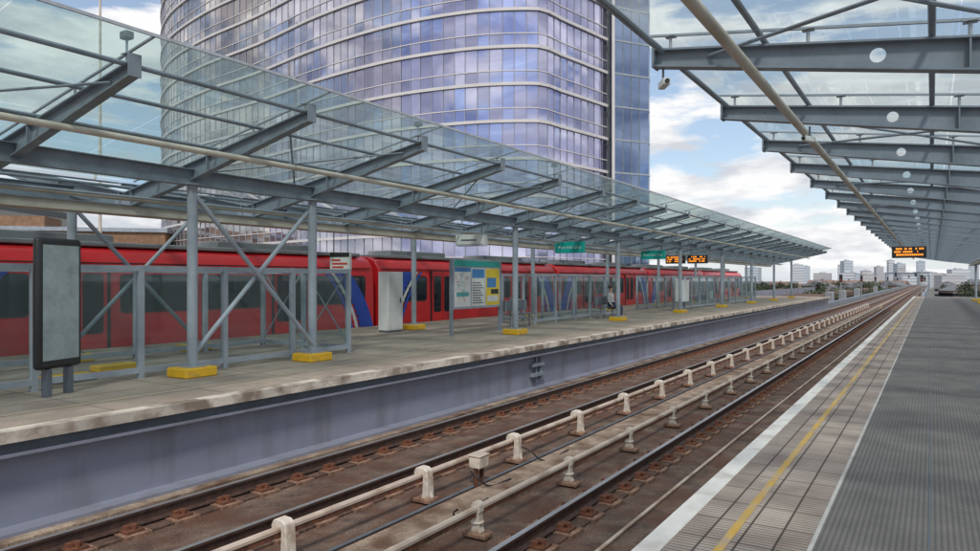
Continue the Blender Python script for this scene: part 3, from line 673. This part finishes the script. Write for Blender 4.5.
def building(x,y,w,d,h,mt,label,rz=0,fh=3.3,cat='building',name='office_building',wm=DARKG,punched=False,bw=1.6,gable=None):
    r=thing(name,label,cat,(x,y,GZ),rz=rz); part('wall',r,M().box(-w/2,w/2,-d/2,d/2,0,h,mt),sm=False)
    if gable:
        rf=part('roof',r,M().prism([(-w/2-.3,h),(w/2+.3,h),(0,h+w*.22)],'y',-d/2-.3,d/2+.3,gable),sm=False); part('chimney',rf,M().box(w*.12,w*.12+.8,-.5,.5,h+.5,h+w*.22+.7,mt),sm=False)
    else:
        rf=part('roof',r,M().box(-w/2-.3,w/2+.3,-d/2-.3,d/2+.3,h,h+.5,STEEL_L),sm=False); part('plant_room',rf,M().box(-w/5,w/6,-d/5,d/5,h+.5,h+2.2,mt),sm=False)
    n=max(1,int(h/fh)); a=M()
    if punched:
        nx=int(w/bw/1.6)
        for i in range(nx):
            cx=-w/2+(i+.5)*w/nx; a.box(cx-bw/2,cx+bw/2,-d/2-.03,-d/2-.01,0,fh*.55,wm)
    else: a.box(-w/2-.05,w/2+.05,-d/2-.05,d/2+.05,0,fh*.4,wm)
    me=a.mesh('window_row')
    for k in range(n):
        if k*fh+fh*.75<h: part('window_row',r,me,(0,0,k*fh+fh*.3),sm=False)
    return r
HG=mat('hazy_window',(.36,.39,.44),.5)  # pale pane colour with distance haze painted in
x,y=c2w(-66,92); building(x,y,46,16,16.2,BRICK,'long brown brick warehouse with rows of windows',TH+.25,name='brick_warehouse',cat='warehouse',punched=True)
x,y=c2w(-112,150); building(x,y,30,24,28,mat('pale_stone',(.4,.38,.35),.7),'pale stone office block with dark windows',TH)
SK=[(-8,1020,12,20,19,'pale'),(-36,1060,10,14,30,'grey'),(-62,1100,9,12,27,'brick'),(-80,880,14,20,17,'pale'),(-14,1200,10,14,36,'grey'),(2,1140,20,20,18,'brick'),(-96,1040,11,16,34,'grey'),(28,1060,20,18,22,'pale'),(50,1200,12,16,30,'grey'),(-54,820,14,16,14,'brick'),(-145,960,13,20,28,'pale'),(14,800,20,16,13,'brick'),(-190,920,16,20,24,'grey'),(60,980,14,16,22,'grey'),(-22,840,14,14,15,'pale'),(-52,1200,8,10,38,'pale'),(-82,1160,12,10,22,'brick'),(-118,1200,9,9,32,'pale'),(-130,1080,22,12,18,'brick'),(-30,940,8,8,23,'brick'),(-165,1180,10,10,30,'grey'),(-68,1240,30,10,20,'pale'),(-105,1260,34,12,19,'grey'),(-20,1280,30,12,20,'pale')]
mm={'pale':mat('haze_stone',(.58,.61,.65),.8),'grey':mat('haze_glass',(.50,.56,.63),.6),'brick':mat('haze_brick',(.51,.49,.50),.85)}  # wall colours paled and blued to paint in distance haze
for (x,y,w,d,h,m_) in SK:
    building(x,y,w,d,h+1,mm[m_],{'pale':'distant pale block on the skyline','grey':'distant grey glass tower on the skyline','brick':'distant brick building among rooftops'}[m_],rz=(x*7%10)*.05,wm=HG)
rnd=random.Random(21)
HM=[mat('house_brick',(.27,.20,.17),.85),mat('house_render',(.46,.44,.41),.85),mat('house_dark_brick',(.2,.16,.14),.85)]; RM=[mat('slate_roof',(.17,.175,.19),.8),mat('tile_roof',(.22,.15,.12),.85)]
for i in range(30):
    Y=rnd.uniform(300,640); X=-12-rnd.random()*Y*.26 if i%4 else rnd.uniform(6,26)
    building(X,Y,rnd.uniform(7,11),rnd.uniform(9,18),rnd.uniform(5.5,8.2),HM[i%3],('brown brick house with pitched roof below the viaduct','pale rendered house with pitched roof below the viaduct','dark brick house with pitched roof below the viaduct')[i%3],rz=rnd.uniform(-.5,.5)+(math.pi/2 if i%2 else 0),name='house',cat='house',gable=RM[i%2],fh=2.9)
def tree_mesh(seed,R,H):
    rnd=random.Random(seed); a=M()
    lumps=[(Vector((rnd.uniform(-R,R)*.7,rnd.uniform(-R,R)*.7,H*.55+rnd.uniform(-.2,.4)*H)),rnd.uniform(.3,.55)*R) for _ in range(9)]
    for k in range(900):
        c,rr_=rnd.choice(lumps); d=Vector((rnd.gauss(0,1),rnd.gauss(0,1),rnd.gauss(0,1))).normalized()*rr_*rnd.uniform(.6,1.1); p=c+d
        u=Vector((rnd.gauss(0,1),rnd.gauss(0,1),rnd.gauss(0,1))).normalized(); v=u.orthogonal().normalized(); s=rnd.uniform(.18,.4)
        a.face([p-u*s,p+v*s*.6,p+u*s,p-v*s*.6],FOL)
    t=M(); t.tube((0,0,0),(0,0,H*.5),.28,BARK,8,r2=.18)
    for k in range(5):
        c=lumps[k][0]; t.tube((0,0,H*.4),tuple(c),.12,BARK,6,r2=.04)
    return a.mesh('crown'),t.mesh('trunk')
TM=[tree_mesh(s,4.2,10.5) for s in (1,2,3)]
rnd=random.Random(5)
for i in range(60):
    Y=rnd.uniform(150,520); X=-11-rnd.random()*Y*.22 if i%5 else rnd.uniform(4,20)
    cr_,tr_=TM[i%3]
    r=thing('tree','leafy green tree rising beside the distant viaduct','tree',(X,Y,GZ),group='trees beyond the station',rz=rnd.uniform(0,6)); s=rnd.uniform(.68,.9); r.scale=(s,s,s)
    part('trunk',r,tr_,sm=False); part('crown',r,cr_,sm=False)
x,y=c2w(-44,79); r=thing('lighting_mast','tall slim pale mast behind the canopy','mast',(x,y,GZ)); part('pole',r,M().tube((0,0,0),(0,0,46),.2,CREAM,12,r2=.12)); part('head_frame',r,M().box(-1,1,-.1,.1,45,45.3,GALV))
for (x,y) in ((-8.3,84),(-1.0,96),(-8.3,110),(-8.4,140),(-1.1,150),(-8.4,180),(-8.3,230)):
    r=thing('signal_post','slim railway signal post with black lamp head','signal',(x,y,-1.2),group='signals beyond the platform')
    part('pole',r,M().tube((0,0,0),(0,0,3.4),.06,GALV,8)); part('signal_head',r,M().box(-.16,.16,-.12,.1,2.6,3.4,BLACK)); part('lamp',r,M().tube((0,-.12,2.8),(0,-.16,2.8),.07,P_RED,10))
for (x,y) in ((-9.4,84),(-9.4,97),(-9.5,118),(-9.6,160)):
    r=thing('relay_cabinet','grey trackside relay cabinet on the viaduct edge','cabinet',(x,y,-1.2),group='relay cabinets along the viaduct')
    part('housing',r,M().box(-.35,.35,-.8,.8,.1,1.5,GALV),bevel=.02); part('plinth',r,M().box(-.45,.45,-.9,.9,-1.0,.1,BED)); part('door',r,M().box(.35,.36,-.7,.7,.2,1.4,STEEL_L))
# steel access frame over the line far away
for (y,lab) in ((190,'grey steel signal gantry spanning the distant tracks'),(300,'far grey steel gantry spanning the tracks')):
    r=thing('signal_gantry',lab,'gantry',(-5,y,-1.2),group='gantries over the line')
    for xx in (-4.3,4.3): part('leg',r,M().box(xx-.12,xx+.12,-.12,.12,0,4.6,STEEL))
    part('crossbeam',r,M().box(-4.3,4.3,-.15,.15,4.2,4.55,STEEL)); part('signal_head',r,M().box(-2.4,-2.0,-.4,-.15,3.6,4.5,BLACK)); part('signal_head',r,M().box(1.6,2.0,-.4,-.15,3.6,4.5,BLACK))

# ---------------------------------------------------------------- light & world
SE,SA=50,math.radians(150)
w=bpy.data.worlds.new('World'); SC.world=w; w.use_nodes=True; nt=w.node_tree; N=nt.nodes; L=nt.links; bg=N['Background']
sky=N.new('ShaderNodeTexSky'); sky.sky_type='NISHITA'; sky.sun_disc=False; sky.sun_elevation=math.radians(SE); sky.sun_rotation=SA; sky.air_density=1.1; sky.dust_density=.6
tc=N.new('ShaderNodeTexCoord'); sx=N.new('ShaderNodeSeparateXYZ'); L.new(tc.outputs['Generated'],sx.inputs[0])
def mth(op,a,b=None,c=None):
    n=N.new('ShaderNodeMath'); n.operation=op
    for i,v in enumerate((a,b,c)):
        if v is None: continue
        if isinstance(v,(int,float)): n.inputs[i].default_value=v
        else: L.new(v,n.inputs[i])
    return n.outputs[0]
z=mth('MAXIMUM',sx.outputs[2],0.0); zz=mth('ADD',z,.30)
cx=N.new('ShaderNodeCombineXYZ'); L.new(mth('DIVIDE',sx.outputs[0],zz),cx.inputs[0]); L.new(mth('DIVIDE',sx.outputs[1],zz),cx.inputs[1]); L.new(mth('MULTIPLY',z,5.0),cx.inputs[2])
n1=N.new('ShaderNodeTexNoise'); n1.inputs['Scale'].default_value=2.3; n1.inputs['Detail'].default_value=12; n1.inputs['Roughness'].default_value=.58; n1.inputs['Distortion'].default_value=.15; L.new(cx.outputs[0],n1.inputs['Vector'])
r1=N.new('ShaderNodeValToRGB'); r1.color_ramp.elements[0].position=.43; r1.color_ramp.elements[1].position=.51; L.new(n1.outputs[0],r1.inputs[0])
n2=N.new('ShaderNodeTexNoise'); n2.inputs['Scale'].default_value=4.0; n2.inputs['Detail'].default_value=10; L.new(cx.outputs[0],n2.inputs['Vector'])
r2=N.new('ShaderNodeValToRGB'); r2.color_ramp.elements[0].position=.40; r2.color_ramp.elements[1].position=.55; r2.color_ramp.elements[0].color=(4.7,4.9,5.3,1); r2.color_ramp.elements[1].color=(7.1,7.1,7.15,1); L.new(n2.outputs[0],r2.inputs[0])
pale=N.new('ShaderNodeMixRGB'); pale.inputs[0].default_value=.25; L.new(sky.outputs[0],pale.inputs[1]); pale.inputs[2].default_value=(4.6,5.2,6.4,1)
hz=N.new('ShaderNodeMapRange'); hz.inputs[1].default_value=0; hz.inputs[2].default_value=.14; hz.inputs[3].default_value=.8; hz.inputs[4].default_value=.0; L.new(z,hz.inputs[0])
mh=N.new('ShaderNodeMixRGB'); L.new(hz.outputs[0],mh.inputs[0]); L.new(pale.outputs[0],mh.inputs[1]); mh.inputs[2].default_value=(5.4,5.8,6.4,1)
mx=N.new('ShaderNodeMixRGB'); L.new(r1.outputs[0],mx.inputs[0]); L.new(mh.outputs[0],mx.inputs[1]); L.new(r2.outputs[0],mx.inputs[2])
L.new(mx.outputs[0],bg.inputs['Color']); bg.inputs['Strength'].default_value=.14
sd=bpy.data.lights.new('Sun','SUN'); sd.energy=2.5; sd.angle=math.radians(9); sd.color=(1,.94,.86)
so=bpy.data.objects.new('sun',sd); COL.objects.link(so)
dv=Vector((math.sin(SA)*math.cos(math.radians(SE)),math.cos(SA)*math.cos(math.radians(SE)),math.sin(math.radians(SE))))
so.rotation_euler=dv.to_track_quat('Z','Y').to_euler()
cam=bpy.data.cameras.new('Camera'); co=bpy.data.objects.new('Camera',cam); COL.objects.link(co); co.location=(0,0,1.6); co.rotation_euler=(math.radians(90),0,TH)
cam.sensor_width=36; cam.lens=36*700/980; cam.shift_y=4.5/980; cam.clip_start=.05; cam.clip_end=9000; SC.camera=co
SC.view_settings.view_transform='Standard'; SC.view_settings.look='None'; SC.view_settings.exposure=0
